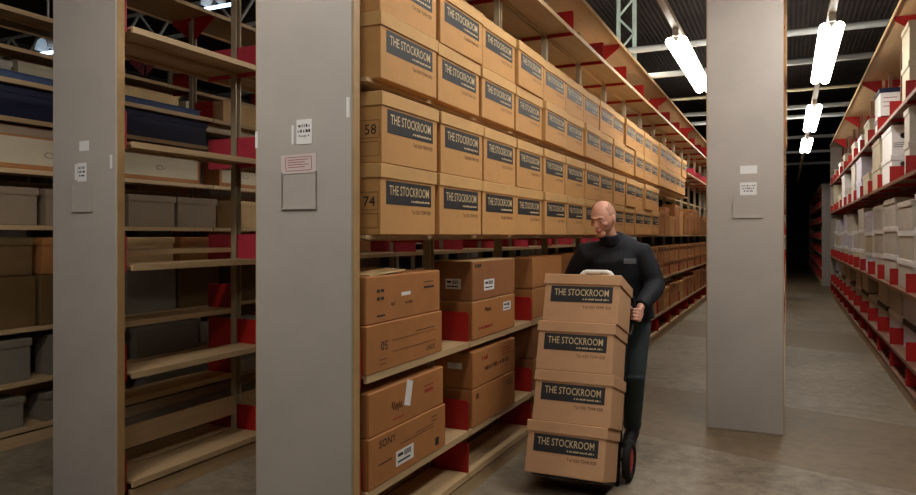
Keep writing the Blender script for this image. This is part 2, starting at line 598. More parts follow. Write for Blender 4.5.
# notices and card holders on the three end panels
def notice(r, x, z, w, h, lines=None, tilt=0.0, mt='paper', name='paper_notice', y=-0.1015, lh=None, border=False):
    m = MB(); m.box(-w / 2, w / 2, -0.0012, 0.0005, -h / 2, h / 2)
    o = m.build(name, mt, r)
    o.location = (x, y, z)
    o.rotation_euler = (0, tilt, 0)
    if lines:
        n = len(lines)
        lh = lh or h * 0.12
        for i, s in enumerate(lines):
            if s.startswith('~'):
                marks(o, 0, h * 0.30 - i * lh * 1.75 - lh, w * float(s[1:]), lh, -0.0012, 'ink_black', i + n, 'lettering')
                continue
            t = text_mesh('lettering', s, lh, min(w * 0.82, lh * 0.62 * len(s)), 'ink_black', 0.01, 'CENTER')
            link('lettering', t, o, (0, -0.0020, h * 0.30 - i * lh * 1.75 - lh), (PI / 2, 0, 0))
    if border:
        m = MB(); b = 0.0025
        for xa, xb, za, zb in ((-w * .36, w * .36, h * .34, h * .34 + b), (-w * .36, w * .36, -h * .34 - b, -h * .34), (-w * .36 - b, -w * .36, -h * .34, h * .34), (w * .36, w * .36 + b, -h * .34, h * .34)):
            m.box(xa, xb, -0.0018, -0.0010, za, zb)
        for q in range(4):
            m.box(-w * .3, w * (.28 - .1 * (q % 2)), -0.0018, -0.0010, h * (.2 - .13 * q), h * (.2 - .13 * q) + 0.003)
        m.build('printed_form', 'ink_red', o)
    return o

def holder(r, x, z, w, h):
    m = MB(); b = 0.006
    m.box(x - w / 2, x + w / 2, -0.109, -0.0995, z - h / 2, z - h / 2 + b)
    m.box(x - w / 2, x - w / 2 + b, -0.109, -0.0995, z - h / 2 + b, z + h / 2)
    m.box(x + w / 2 - b, x + w / 2, -0.109, -0.0995, z - h / 2 + b, z + h / 2)
    m.build('card_holder', 'panel', r)

# B panel
notice(B, -0.250, 1.951, 0.083, 0.108, ['~.78', '~.82', 'Range 4'], 0.0)
notice(B, -0.312, 1.940, 0.012, 0.085, name='tape_strip', mt='paper')
notice(B, -0.280, 1.812, 0.190, 0.083, border=True, tilt=-0.02, mt='paper_form', name='printed_card')
holder(B, -0.280, 1.695, 0.190, 0.165)
notice(B, -0.022, 2.04, 0.016, 0.085, name='tape_strip', mt='paper')
notice(B, -0.515, 1.93, 0.014, 0.075, name='tape_strip', mt='paper')
# A panel
notice(A, -0.272, 1.850, 0.072, 0.104, ['~.78', '~.82', '~.55'], 0.0)
notice(A, -0.322, 1.852, 0.016, 0.09, name='tape_strip', mt='paper')
notice(A, -0.255, 1.996, 0.076, 0.055, name='torn_paper')
notice(A, -0.04, 1.90, 0.016, 0.075, name='tape_strip', mt='paper')
holder(A, -0.268, 1.705, 0.165, 0.155)
# C panel
notice(C_, -0.245, 1.998, 0.120, 0.062, name='oval_sticker')
notice(C_, -0.247, 1.853, 0.118, 0.096, ['~.78', '~.82', '~.55'], 0.0)
holder(C_, -0.250, 1.705, 0.215, 0.150)

# ------------------------------------------------------------------ archive boxes with the dark name label
def strapline(w, h):
    rng = random.Random(11)
    m = MB(); xx = -w
    while xx < -h * 0.3:
        ww = min(h * rng.choice((0.5, 0.7, 0.9)), -xx)
        m.box(xx, xx + ww, 0, h * rng.choice((0.75, 1.0, 0.8)), -0.0003, 0.0003)
        xx += ww + h * rng.choice((0.2, 0.2, 0.2, 0.7))
    return m.mesh('strapline', 'letter')

def archive_box(w, d, h, label, group, loc, rot, card='card', cardlid='card_lid'):
    r = thing('archive_box', label, 'box', loc, rot, group)
    lid = 0.062
    m = MB(); m.box(-w / 2 + 0.007, w / 2 - 0.007, -d / 2 + 0.007, d / 2 - 0.007, 0.0, h - 0.006)
    m.build('body', card, r, bevel=0.003)
    m = MB()
    # lid: open cap with a folded skirt
    A0 = [(-w / 2, -d / 2), (w / 2, -d / 2), (w / 2, d / 2), (-w / 2, d / 2)]
    rings = []
    for q, z in ((0.0055, h - lid), (0.0, h - lid), (0.0, h - 0.004), (0.004, h)):
        rings.append([(x - math.copysign(q, x), y - math.copysign(q, y), z) for x, y in A0])
    m.loft(rings, cap=False)
    m.bm.faces.new([v for v in m.bm.verts][-4:])
    m.build('lid', cardlid, r)
    # label plate
    lw, lh = w * 0.80, h * 0.335
    lz = h - lid - 0.012 - lh
    fy = -d / 2 + 0.007
    m = MB(); m.box(-lw / 2, lw / 2, fy - 0.0012, fy + 0.0005, lz, lz + lh)
    lb = m.build('label', 'label_dark', r)
    t = TITLE.get((w, h))
    if t is None:
        t = (text_mesh('lettering', 'THE STOCKROOM', lh * 0.42, lw * 0.88, 'letter', 0.006, 'CENTER'),
             strapline(lw * 0.42, lh * 0.10),
             text_mesh('phone_number', 'Tel 020 7394 020', h * 0.062, w * 0.36, 'ink', 0.004, 'RIGHT'))
        TITLE[(w, h)] = t
    link('lettering', t[0], lb, (0.0, fy - 0.0020, lz + lh * 0.40), (PI / 2, 0, 0))
    link('strapline', t[1], lb, (lw * 0.45, fy - 0.0020, lz + lh * 0.15), (PI / 2, 0, 0))
    link('phone_number', t[2], r, (lw / 2 - 0.006, fy - 0.0010, lz - h * 0.125), (PI / 2, 0, 0))
    return r
TITLE = {}

BW, BD = 0.549, 0.278
protos = {}
first_column = []
ROWN = ['bottom row', 'second row up', 'third row up', 'top row']
ROWZ = [(1.501, 0.317), (1.8195, 0.317), (2.191, 0.297), (2.4895, 0.297)]
for row in range(4):
    n = 13 if row < 2 else 18
    z, BH = ROWZ[row]
    for c in range(n):
        yc = 2.655 + BW / 2 + c * 0.5705 + random.uniform(-0.006, 0.006)
        loc = (BX - BD / 2 + 0.055 + random.uniform(-0.014, 0.010), yc, z)
        lab = f'tan archive box with dark name label, {ROWN[row]}, {ORD[c]} from the end panel'
        rot = (0, 0, PI / 2 + random.uniform(-0.012, 0.012))
        if BH not in protos:
            o = protos[BH] = archive_box(BW, BD, BH, lab, None, loc, rot)
        else:
            o = copy_tree(protos[BH])
            o.location = loc
            o.rotation_euler = rot
        tag(o, lab, 'box', 'branded archive boxes on the packed rack')
        if c == 0 and row < 2:
            first_column.append(o)
for o, num in zip(first_column, ('74', '58')):
    # printed form with a handwritten number on the near end
    m = MB(); f = -BW / 2 + 0.0062; b = 0.0018
    ya, yb = -0.120, 0.0
    for z0, z1 in ((0.03, 0.095), (0.11, 0.19)):
        for yy0, yy1, zz0, zz1 in ((ya, yb, z0, z0 + b), (ya, yb, z1 - b, z1), (ya, ya + b, z0, z1), (yb - b, yb, z0, z1)):
            m.box(f - 0.0006, f + 0.001, yy0, yy1, zz0, zz1)
    pf = m.build('printed_form', 'ink', o)
    t = text_mesh('handwriting', num, 0.045, 0.06, 'ink_black', 0.0, 'CENTER')
    link('handwriting', t, pf, (f - 0.0012, -0.075, 0.126), (PI / 2, 0.0, -PI / 2))

# ------------------------------------------------------------------ plain cartons and lidded boxes
MC = {}
def carton_parts(kind, w, d, h, mt, mt2):
    key = (kind, round(w, 3), round(d, 3), round(h, 3), mt, mt2)
    if key in MC:
        return MC[key]
    out = []
    if kind == 'lidded':
        lid = min(0.055, h * 0.2)
        m = MB(); m.box(-w / 2 + 0.008, w / 2 - 0.008, -d / 2 + 0.008, d / 2 - 0.008, 0, h - 0.006)
        out.append(('body', m.mesh('body', mt, 0.003)))
        m = MB(); rings = []
        for q, z in ((0.0065, h - lid), (0.0, h - lid), (0.0, h - 0.005), (0.005, h)):
            rings.append([(math.copysign(w / 2 - q, sx), math.copysign(d / 2 - q, sy), z) for sx, sy in ((-1, -1), (1, -1), (1, 1), (-1, 1))])
        m.loft(rings, cap=False)
        m.bm.faces.new([v for v in m.bm.verts][-4:])
        out.append(('lid', m.mesh('lid', mt2)))
    elif kind == 'carton':     # folded carton: closed top with a seam and tape
        m = MB(); m.box(-w / 2, w / 2, -d / 2, d / 2, 0, h - 0.004)
        out.append(('body', m.mesh('body', mt, 0.005)))
        m = MB()
        m.prism([(-d / 2 + 0.002, h - 0.004), (-0.0015, h - 0.003), (-0.0015, h), (-d / 2 + 0.002, h - 0.001)], -w / 2 + 0.003, w / 2 - 0.003, 'X')
        out.append(('flap', m.mesh('flap', mt2)))
        m = MB()
        m.prism([(d / 2 - 0.002, h - 0.004), (0.0015, h - 0.003), (0.0015, h), (d / 2 - 0.002, h - 0.001)], -w / 2 + 0.003, w / 2 - 0.003, 'X')
        out.append(('flap', m.mesh('flap', mt2)))
    MC[key] = out
    return out

def stack_box(name, kind, w, d, h, mt, mt2, label, group, loc, rot, parts=True):
    r = thing(name, label, 'box', loc, rot, group)
    for nm, me in carton_parts(kind, w, d, h, mt, mt2):
        link(nm, me, r)
    return r

def face_text(r, s, hgt, x, z, fy, mt='ink_black', width=None, roll=0.0, name='printed_text', bold=0.0):
    t = text_mesh(name, s, hgt, width, mt, bold, 'CENTER')
    return link(name, t, r, (x, fy - 0.0009, z), Euler((PI / 2, roll, 0)))

def sticker(r, x, z, w, h, fy, bars=True, tilt=0.0, name='sticker'):
    m = MB(); m.box(-w / 2, w / 2, -0.0012, 0.0006, -h / 2, h / 2)
    o = m.build(name, 'paper', r)
    o.location = (x, fy, z)
    o.rotation_euler = (0, tilt, 0)
    if bars:
        m = MB()
        for i in range(7):
            xa = w * (-0.05 + 0.06 * i)
            m.box(xa, xa + w * (0.02 + 0.015 * (i % 2)), -0.0020, -0.0010, h * 0.0, h * 0.36)
        m.box(-w * 0.4, -w * 0.12, -0.0020, -0.0010, h * 0.1, h * 0.3)
        m.box(-w * 0.4, w * 0.3, -0.0020, -0.0010, -h * 0.3, -h * 0.18)
        m.build('barcode', 'ink_black', o)
    return o

def lines(r, fy, segs, mt='ink', name='printed_line'):
    m = MB()
    for x0, x1, z, t in segs:
        m.box(x0, x1, fy - 0.0010, fy + 0.0005, z, z + t)
    return m.build(name, mt, r)

def telescoping(label, loc, rot, w, d, h, split, group, shift=0.0, top_m='card_brown', bot_m='card_brown'):
    """a two-piece carton: lower tray with thick wall, upper part dropping into it"""
    r = thing('telescoping_carton', label, 'box', loc, rot, group)
    m = MB(); m.box(-w / 2, w / 2, -d / 2, d / 2, 0, split)
    m.build('tray', bot_m, r, bevel=0.004)
    m = MB(); m.box(-w / 2 + 0.008, w / 2 - 0.008 + shift, -d / 2 + 0.008, d / 2 - 0.008, split + 0.0005, h)
    m.build('cover', top_m, r, bevel=0.006)
    return r

GB = 'brown cartons on the lower shelves of the packed rack'
RB = (0, 0, PI / 2)
# bay 1, upper of the two lower shelves: a wide carton stood upside down, loose flap on top
w, d, h = 0.74, 0.27, 0.43
o = telescoping('brown upside-down carton with a loose flap on top, upper shelf beside the grey panel', (BX - d / 2 + 0.004, 2.60 + w / 2, 0.886), RB, w, d, h, 0.215, GB)
fy = -d / 2
face_text(o, '50', 0.042, -0.22, 0.135, fy, 'ink_black', 0.06, PI, bold=0.01)
face_text(o, 'SONY', 0.026, 0.235, 0.055, fy, 'ink_black', 0.10, PI, bold=0.01)
lines(o, fy, [(-0.15, 0.30, 0.125, 0.003), (-0.15, 0.30, 0.072, 0.003), (0.08, 0.28, 0.140, 0.005), (-0.26, -0.20, 0.05, 0.004), (-0.26, -0.20, 0.03, 0.004)], 'ink')
fy2 = fy + 0.008
lines(o, fy2, [(-0.27, -0.245, 0.355, 0.014), (-0.235, -0.21, 0.355, 0.014), (-0.27, -0.245, 0.32, 0.014), (-0.235, -0.21, 0.32, 0.014), (0.18, 0.29, 0.345, 0.010), (0.18, 0.28, 0.375, 0.004), (-0.27, -0.20, 0.245, 0.008)], 'ink_black')
marks(o, -0.12, 0.285, 0.05, 0.020, fy2, 'ink', 3)
marks(o, 0.03, 0.285, 0.09, 0.012, fy2, 'ink', 4)
m = MB(); m.box(-0.05, 0.04, fy2 - 0.001, fy2 + 0.0005, 0.325, 0.342); m.build('tape', 'paper', o)
m = MB(); m.prism([(-0.30, -0.12), (0.02, -0.12), (0.10, 0.12), (-0.30, 0.12)], h + 0.001, h + 0.007, 'Z'); fo = m.build('loose_flap', 'card_flap', o)
fo.rotation_euler = (0.0, -0.04, 0)
fo.location = (0, 0, 0.012)
# bay 1, lower: branded carton in a taped tray
w, d, h = 0.76, 0.27, 0.425
o = telescoping('brown carton with white tape and barcode sticker, lower shelf beside the grey panel', (BX - d / 2 + 0.004, 2.62 + w / 2, 0.376), RB, w, d, h, 0.225, GB, shift=-0.0)
fy = -d / 2
face_text(o, 'SONY', 0.036, -0.22, 0.165, fy, 'ink_black', 0.15, bold=0.012)
sticker(o, -0.06, 0.075, 0.17, 0.07, fy, tilt=0.0)
lines(o, fy, [(-0.30, -0.18, 0.09, 0.006), (-0.10, 0.24, 0.135, 0.003), (0.05, 0.24, 0.150, 0.003), (0.22, 0.28, 0.185, 0.004), (0.22, 0.28, 0.165, 0.004), (0.26, 0.30, 0.03, 0.04)], 'ink_black')
fy2 = fy + 0.008
lines(o, fy2, [(0.16, 0.25, 0.325, 0.016), (0.16, 0.25, 0.355, 0.006), (-0.16, -0.06, 0.26, 0.006)], 'ink_red')
m = MB(); m.box(-0.05, 0.01, -0.0012, 0.0006, -0.06, 0.06); t = m.build('tape', 'paper', o)
t.location = (0.01, fy2, 0.355); t.rotation_euler = (0, 0.25, 0)
scrawl(o, -0.12, 0.30, 0.10, 0.05, fy2, 'ink')
# bay 2
w, d = 0.70, 0.27
for nm, z, hh, lab, mt in (('upper', 0.886, 0.225, 'brown carton with a white number sticker, under another, upper shelf, second bay', 'card_brown'),
                           ('top', 0.886 + 0.2265, 0.235, 'dark brown carton with a white sticker, on top of another in the second bay', 'card_dark')):
    o = stack_box('storage_carton', 'carton', w, d, hh, mt, 'card_flap', lab, GB, (BX - d / 2 + 0.006, 3.735 + w / 2, z), RB)
    fy = -d / 2
    if nm == 'upper':
        sticker(o, 0.20, 0.155, 0.13, 0.055, fy)
        marks(o, -0.15, 0.05, 0.22, 0.02, fy, 'ink_red', 5)
        scrawl(o, -0.12, 0.15, 0.10, 0.03, fy, 'ink')
    else:
        sticker(o, -0.10, 0.085, 0.16, 0.065, fy)
        marks(o, -0.26, 0.195, 0.11, 0.022, fy, 'ink_black', 6)
        s = sticker(o, 0, 0, 0.10, 0.06, 0.0)
        s.location = (-w / 2, -0.01, 0.10); s.rotation_euler = (0, 0, -PI / 2)
for nm, z, hh, lab, mt in (('low', 0.376, 0.225, 'brown carton with faint print, under another, lower shelf, second bay', 'card_brown'),
                           ('lowtop', 0.376 + 0.2265, 0.215, 'brown carton with red print, on top of another, lower shelf, second bay', 'card_brown')):
    o = stack_box('storage_carton', 'carton', w, d, hh, mt, 'card_brown', lab, GB, (BX - d / 2 + 0.006, 3.735 + w / 2, z), RB)
    fy = -d / 2
    if nm == 'lowtop':
        marks(o, -0.16, 0.145, 0.10, 0.03, fy, 'ink_red', 7)
        marks(o, 0.03, 0.08, 0.40, 0.026, fy, 'ink', 8)
        lines(o, fy, [(0.12, 0.27, 0.13, 0.006), (0.12, 0.27, 0.15, 0.006), (0.12, 0.25, 0.17, 0.006)], 'ink_red')
        s = sticker(o, 0, 0, 0.09, 0.035, 0.0, bars=False)
        s.location = (-w / 2, -0.02, 0.13); s.rotation_euler = (0, 0, -PI / 2)
    else:
        lines(o, fy, [(0.18, 0.30, 0.17, 0.006), (0.20, 0.30, 0.15, 0.006), (-0.30, -0.26, 0.16, 0.03)], 'ink')
# later bays
def hand_holes(o, w, d, h):
    m = MB()
    for s in (-1, 1):
        m.box(s * w * 0.22 - 0.05, s * w * 0.22 + 0.05, -d / 2 - 0.001, -d / 2 + 0.0005, h * 0.60, h * 0.80)
    m.build('printed_mark', 'ink_black', o)
bayname = lambda k: f'{ORD[k]} bay from the wide grey end panel'
for k in range(2, BN):
    yb = BY + k * BP
    one = k < 5
    cols = [(0.0, 0.72)] if one else [(0.0, 0.49), (0.51, 0.49)]
    for ci, (off, ww) in enumerate(cols):
        for zi, z0, levels in ((0, 0.376, 1 if k > 5 else 2), (1, 0.886, 2)):
            for s in range(levels):
                hh = 0.225 if levels == 2 else random.choice((0.36, 0.40, 0.33))
                mt = random.choice(('card_brown', 'card_brown', 'card_dark', 'card')) if k < 8 or zi == 0 else 'card_brown'
                pos = ('' if one else (', near half', ', far half')[ci])
                what = ('lower shelf' if zi == 0 else 'upper shelf') + ('' if levels == 1 else (', bottom' if s == 0 else ', top'))
                o = stack_box('storage_carton', 'lidded' if not one else 'carton', ww, 0.215, hh, mt, mt,
                              f'brown carton, {what}{pos}, {bayname(k)}', GB,
                              (BX - 0.114 + random.uniform(-0.004, 0.004), yb + 0.04 + off + ww / 2, z0 + s * (hh + 0.0015)), RB)
                if not one and levels == 2:
                    hand_holes(o, ww, 0.199, hh)
# brown boxes on the long shelf past the branded ones, and one level up
GB2 = 'mixed brown boxes past the branded ones'
yy, i = 10.46, 0
while yy < 19.6:
    ww = random.choice((0.44, 0.5, 0.56))
    hh = random.choice((0.36, 0.42, 0.30, 0.5))
    mt = random.choice(('card_brown', 'card_dark', 'card_brown', 'box_cream' if i == 3 else 'card'))
    stack_box('storage_carton', 'lidded', ww, 0.215, hh, mt, mt, f'mixed brown box at eye level, {ORD[i]} past the branded boxes', GB2,
              (BX - 0.116, yy + ww / 2, 1.501), RB)
    yy += ww + random.uniform(0.02, 0.12)
    i += 1

# ------------------------------------------------------------------ right rack contents
GD = 'lidded boxes on the right-hand rack'
RD = (0, 0, -PI / 2)
def dbox(y0, y1, z, h, mt, lab, inset=0.1, d=0.25, mt2=None, name='storage_box'):
    return stack_box(name, 'lidded', y1 - y0, d, h, mt, mt2 or mt, lab, GD, (DXL + inset + d / 2 - 0.0, (y0 + y1) / 2, z), RD)
def farbay(k):
    n = DN - k
    return f'{ORD[n - 1]} bay from the far end'
for k in range(1, DN):
    yb = DY + k * BP
    for s in range(3):
        hh = 0.305 - 0.012 * (k % 3)
        mt = random.choice(('box_grey', 'box_grey', 'box_cream', 'box_lilac')) if k > 4 else 'box_grey'
        if s == 2 and k in (7, 10):
            continue
        dbox(yb + 0.06 + random.uniform(0, 0.03), yb + 1.02 + random.uniform(-0.04, 0.02), 0.981 + s * (hh + 0.0015), hh, mt,
             f'grey lidded box on the middle shelf, {("lowest","middle","top")[s]} of three, {farbay(k)}', 0.055 + random.uniform(0, 0.02), 0.21,
             'box_white' if s < 2 else mt)
    for s in range(2):
        hh = (0.285, 0.27)[s]
        if s == 1 and k in (5, 8):
            continue
        mt = random.choice(('box_grey', 'box_lilac', 'box_grey'))
        dbox(yb + 0.05, yb + 1.0 + random.uniform(-0.06, 0.02), 0.361 + s * 0.2865, hh, mt,
             f'grey box on the lowest loaded shelf, {("under another","uppermost")[s]}, {farbay(k)}', 0.105, 0.15,
             ('box_white' if k % 2 else 'label_dark') if s == 0 else 'box_grey')
for i, (a, b, n) in enumerate(((7.53, 7.84, 2), (8.72, 9.55, 2), (9.80, 10.6, 2), (10.95, 11.8, 1), (12.05, 12.9, 2), (13.2, 13.9, 2), (14.3, 15.0, 1), (15.4, 16.2, 2), (16.45, 17.25, 1), (18.6, 19.3, 2))):
    for s in range(n):
        hh = 0.30 if s == 0 else 0.315
        mt = ('box_grey', 'box_white', 'box_cream', 'box_cream', 'box_lilac', 'box_grey')[i % 6]
        o = dbox(a, b, 2.051 + s * (hh + 0.0015 if s == 0 else 0.3015), hh, mt, f'{"upper" if s else "lower"} pale lidded box, second shelf from the top, {ORD[i]} stack counted from the camera', 0.03, 0.23)
        if i == 1:
            # small round emblem printed on the near end
            m = MB(); m.tube([(0.4068, 0.0, 0.2), (0.4080, 0.0, 0.2)], 0.03, 14)
            em = m.build('emblem', 'label_dark', o)
            m = MB()
            for q in range(3):
                m.box(0.4065, 0.4080, -0.09, 0.06 - 0.03 * q, 0.12 - 0.02 * q, 0.126 - 0.02 * q)
            m.build('printed_line', 'label_dark', o)
for i, (a, b, n) in enumerate(((7.53, 7.98, 2), (9.74, 10.3, 1), (10.95, 11.6, 1), (12.0, 12.6, 1), (13.2, 13.8, 1), (15.3, 15.9, 1), (16.5, 17.1, 1), (18.6, 19.2, 1))):
    for s in range(n):
        hh = 0.36
        if i == 1:
            o = dbox(a, b, 2.731, 0.52, 'box_white', 'tall white box with a navy lid and black band, top shelf of the right rack', 0.03, 0.22, 'navy')
            hw = (b - a) / 2
            m = MB(); m.box(hw - 0.009, hw - 0.0065, -0.095, 0.095, 0.13, 0.19); m.box(-hw + 0.0065, -hw + 0.009, -0.095, 0.095, 0.13, 0.19)
            m.box(-hw + 0.008, hw - 0.008, -0.1045, -0.1015, 0.13, 0.19)
            m.build('band', 'black', o)
            m = MB()
            for q in range(3):
                m.box(hw - 0.009, hw - 0.0065, -0.07, 0.07 - 0.03 * q, 0.40 - 0.05 * q, 0.408 - 0.05 * q)
            m.build('printed_line', 'ink_red', o)
        else:
            hh = (0.36, 0, 0.34, 0.26, 0.3, 0.33, 0.28, 0.3)[i]
            dbox(a, b, 2.731 + s * (hh + 0.0015), hh, ('box_cream', '', 'box_cream', 'box_white', 'box_grey', 'box_cream', 'box_white', 'box_cream')[i],
                 f'{"upper" if s else "lower" if n == 2 else "single"} cream lidded box, top shelf of right rack, {ORD[i]} from the camera', 0.03, 0.23)

# ------------------------------------------------------------------ left racks: contents
GZ = 'boxes on the dim rack at far left'
def zbox(y0, y1, z, h, mt, lab, kind='lidded', d=0.215, inset=0.012, name='storage_box', mt2=None, xf=ZX, group=GZ):
    return stack_box(name, kind, y1 - y0, d, h, mt, mt2 or mt, lab, group, (xf - inset - d / 2, (y0 + y1) / 2, z), RB)
# navy boxes under the 2.60 shelf, and the flat navy folder above
for i, (a, b) in enumerate(((2.0, 4.0), (4.02, 5.0))):
    stack_box('map_case', 'lidded', b - a, 0.215, 0.215, 'navy', 'navy', ('long navy map case on the dim rack, nearer one', 'navy map case on the dim rack ending by the upright')[i], GZ, (ZX - 0.122, (a + b) / 2, 2.331), RB)
    stack_box('flat_folder', 'lidded', b - a - 0.1, 0.21, 0.055, 'navy_pale', 'navy_pale', ('long flat blue-grey folder above the navy map case, nearer one', 'flat blue-grey folder above the navy map case near the red plate')[i], GZ, (ZX - 0.122, (a + b) / 2 - 0.03, 2.601), RB)
# framed cream portfolios on the 1.97 shelf
for i, (a, b) in enumerate(((2.95, 3.95), (4.02, 4.9), (5.15, 5.9), (6.0, 6.8), (7.0, 7.9))):
    o = zbox(a, b, 1.971, 0.30, 'card_brown', f'cream-fronted portfolio case with brown edges, {ORD[i]} along the dim rack', kind='carton')
    w = b - a
    m = MB(); m.box(-w / 2 + 0.03, w / 2 - 0.03, -0.1095, -0.1065, 0.035, 0.225); m.build('front_panel', 'box_cream', o)
    m = MB(); m.box(-w / 2, w / 2, -0.111, -0.1065, 0.24, 0.296); m.build('top_band', 'box_dull', o)
    m = MB(); m.tube([(-0.02 + 0.05 * math.cos(t * PI / 5) * (0.5 + 0.05 * t), -0.1100, 0.115 + 0.02 * math.sin(t * PI / 5)) for t in range(11)], 0.002, 5); m.build('scribble', 'ink_black', o)
# pale boxes at 1.57
for i, (a, b, mt) in enumerate(((2.65, 3.35, 'box_dull'), (3.40, 4.05, 'box_dull'), (4.12, 4.62, 'box_dull'), (4.64, 5.12, 'box_dull'), (5.32, 5.95, 'card_flap'), (6.05, 6.7, 'box_grey'), (6.8, 7.4, 'box_grey'), (7.6, 8.2, 'box_cream'))):
    zbox(a, b, 1.571, 0.27, mt, f'pale box at eye level on the dim rack, {ORD[i]} along from the left')
# brown boxes at 0.84: two courses
for s, (h, z) in enumerate(((0.37, 0.841), (0.27, 0.841 + 0.372))):
    for i, (a, b) in enumerate(((2.55, 3.33), (3.36, 4.05), (4.1, 4.62), (4.66, 5.15), (5.3, 5.95), (6.0, 6.6), (6.7, 7.4), (7.5, 8.1))):
        mt = random.choice(('card_olive', 'card_brown', 'card_olive', 'box_drab')) if not (i == 2 and s == 1) else 'card_flap'
        zbox(a + 0.01 * s, b - 0.015 * s, z, h - 0.002, mt, f'{"upper" if s else "lower"} brown box at waist height on the dim rack, {ORD[i]} along', kind='lidded' if s else 'carton')
# grey boxes at 0.46
for i, (a, b, mt, h) in enumerate(((2.5, 3.3, 'box_drab', 0.30), (3.45, 4.1, 'box_drab', 0.3), (4.2, 4.9, 'box_drab', 0.26), (5.1, 5.8, 'box_grey', 0.2), (5.9, 6.7, 'box_grey', 0.22))):
    zbox(a, b, 0.461, h, mt, f'grey-brown box at knee height on the dim rack, {ORD[i]} along')
# base level
for i, (a, b, mt, h) in enumerate(((2.4, 3.25, 'box_drab', 0.22), (3.4, 4.1, 'box_drab', 0.2), (4.3, 5.0, 'box_drab', 0.17), (5.2, 6.0, 'box_grey', 0.12))):
    zbox(a, b, 0.131, h, mt, f'grey-brown box on the bottom shelf of the dim rack, {ORD[i]} along')
# boxes standing on the 2.60 level further along and on the farthest rack
for i, (a, b, mt, h) in enumerate(((5.2, 5.95, 'card_flap', 0.2), (6.0, 6.7, 'box_cream', 0.22))):
    zbox(a, b, 2.601, h, mt, f'pale box beyond the red plate, upper shelf of the dim rack, {ORD[i]} along')
GY = 'boxes on the farthest left rack'
for i, (a, b, mt, h) in enumerate(((2.2, 3.3, 'box_grey', 0.36), (3.35, 4.2, 'box_grey', 0.3), (4.25, 5.2, 'box_cream', 0.34), (5.3, 6.2, 'card_flap', 0.36), (6.3, 7.6, 'box_cream', 0.3), (7.7, 8.6, 'box_cream', 0.28), (8.7, 9.6, 'card_flap', 0.3))):
    zbox(a, b, 2.821, h, mt, f'pale box high on the farthest left rack, {ORD[i]} along', xf=YX, group=GY)
for zi, z in enumerate((0.131, 0.831, 1.401, 2.001)):
    for i in range(7):
        a = 2.3 + i * 1.1
        zbox(a, a + 0.95, z, (0.5, 0.45, 0.45, 0.42)[zi], ('card_olive', 'box_drab', 'card_brown', 'box_grey')[(i + zi) % 4],
             f'dim box on the farthest left rack, {("bottom","second","third","fourth")[zi]} shelf, {ORD[i]} along', xf=YX, group=GY)

# ------------------------------------------------------------------ overhead: lamps, rails, pipes, column, truss
def lamp(x, y0, y1, z, label, cool=False, glow='lamp_glow', group='fluorescent lamps hung over the aisles'):
    r = thing('fluorescent_lamp', label, 'lamp', (x, y0, z), group=group)
    Lh = y1 - y0
    m = MB(); m.prism([(-0.035, 0.055), (-0.02, 0.085), (0.02, 0.085), (0.035, 0.055), (0.006, 0.01), (-0.006, 0.01)], 0, Lh)
    m.build('housing', 'housing', r)
    for s in (-1, 1):
        m = MB()
        pr = [(s * 0.058 + 0.048 * math.cos(a), 0.018 + 0.040 * math.sin(a)) for a in [q * PI / 6 for q in range(12)]]
        m.prism(pr, 0.015, Lh - (0.06 if s < 0 else 0.0))
        m.build('lens', 'lamp_glow_cool' if cool else glow, r)
    for yy in (-0.05, Lh - 0.3):
        m = MB(); m.box(-0.03, 0.03, yy, yy + 0.09, 0.05, 0.12)
        m.build('hanger', 'housing', r)
    return r
LZ = 3.40
rails = []
for x, lab in ((-0.99, 'long lamp rail over the walkway beside the packed rack'), (0.374, 'long lamp rail over the right-hand aisle')):
    m = MB(); m.prism([(x - 0.03, LZ + 0.125), (x + 0.03, LZ + 0.125), (x + 0.03, LZ + 0.18), (x - 0.03, LZ + 0.18)], -4.5, 30)
    tag(m.build('ceiling_rail', 'rail'), lab, 'rail')
LXA, LXB = -0.99, 0.374
lamp(LXA, 7.19, 9.85, LZ, 'lit fluorescent lamp left of the grey panel, over the walkway')
lamp(LXA, 11.8, 14.4, LZ, 'lit fluorescent lamp over the walkway, hidden past the grey panel edge')
lamp(LXA, 15.8, 18.0, LZ, 'lit fluorescent lamp over the far end of the walkway')
lamp(LXA, 2.6, 5.2, LZ, 'lit fluorescent lamp overhead in the walkway, out of the top of view', glow='lamp_glow_low')
lamp(LXB, 7.3, 9.88, LZ, 'large lit fluorescent lamp over the right-hand aisle')
lamp(LXB, 11.8, 14.4, LZ, 'small lit fluorescent lamp, second along the right-hand aisle')
lamp(LXB, 15.8, 18.0, LZ, 'smallest lit fluorescent lamp, farthest along the right-hand aisle')
lamp(LXB, 2.9, 5.5, LZ, 'lit fluorescent lamp overhead at the right, out of the top of view', glow='lamp_glow_high')
lamp(-1.04, -0.4, 1.8, LZ, 'lit fluorescent lamp over the cross aisle, behind the viewpoint')
lamp(-2.5, -0.3, 1.7, LZ, 'added unseen lamp over the cross aisle, lighting the left end panels', glow='lamp_glow_high')  # added above the view to brighten the left end panels
lamp(-1.6, 20.9, 22.7, 3.7, 'added lamp over the far cross aisle, hidden by the grey panel, brightening the distant rack', glow='lamp_glow_high')  # added out of sight to brighten the distant rack's end panel
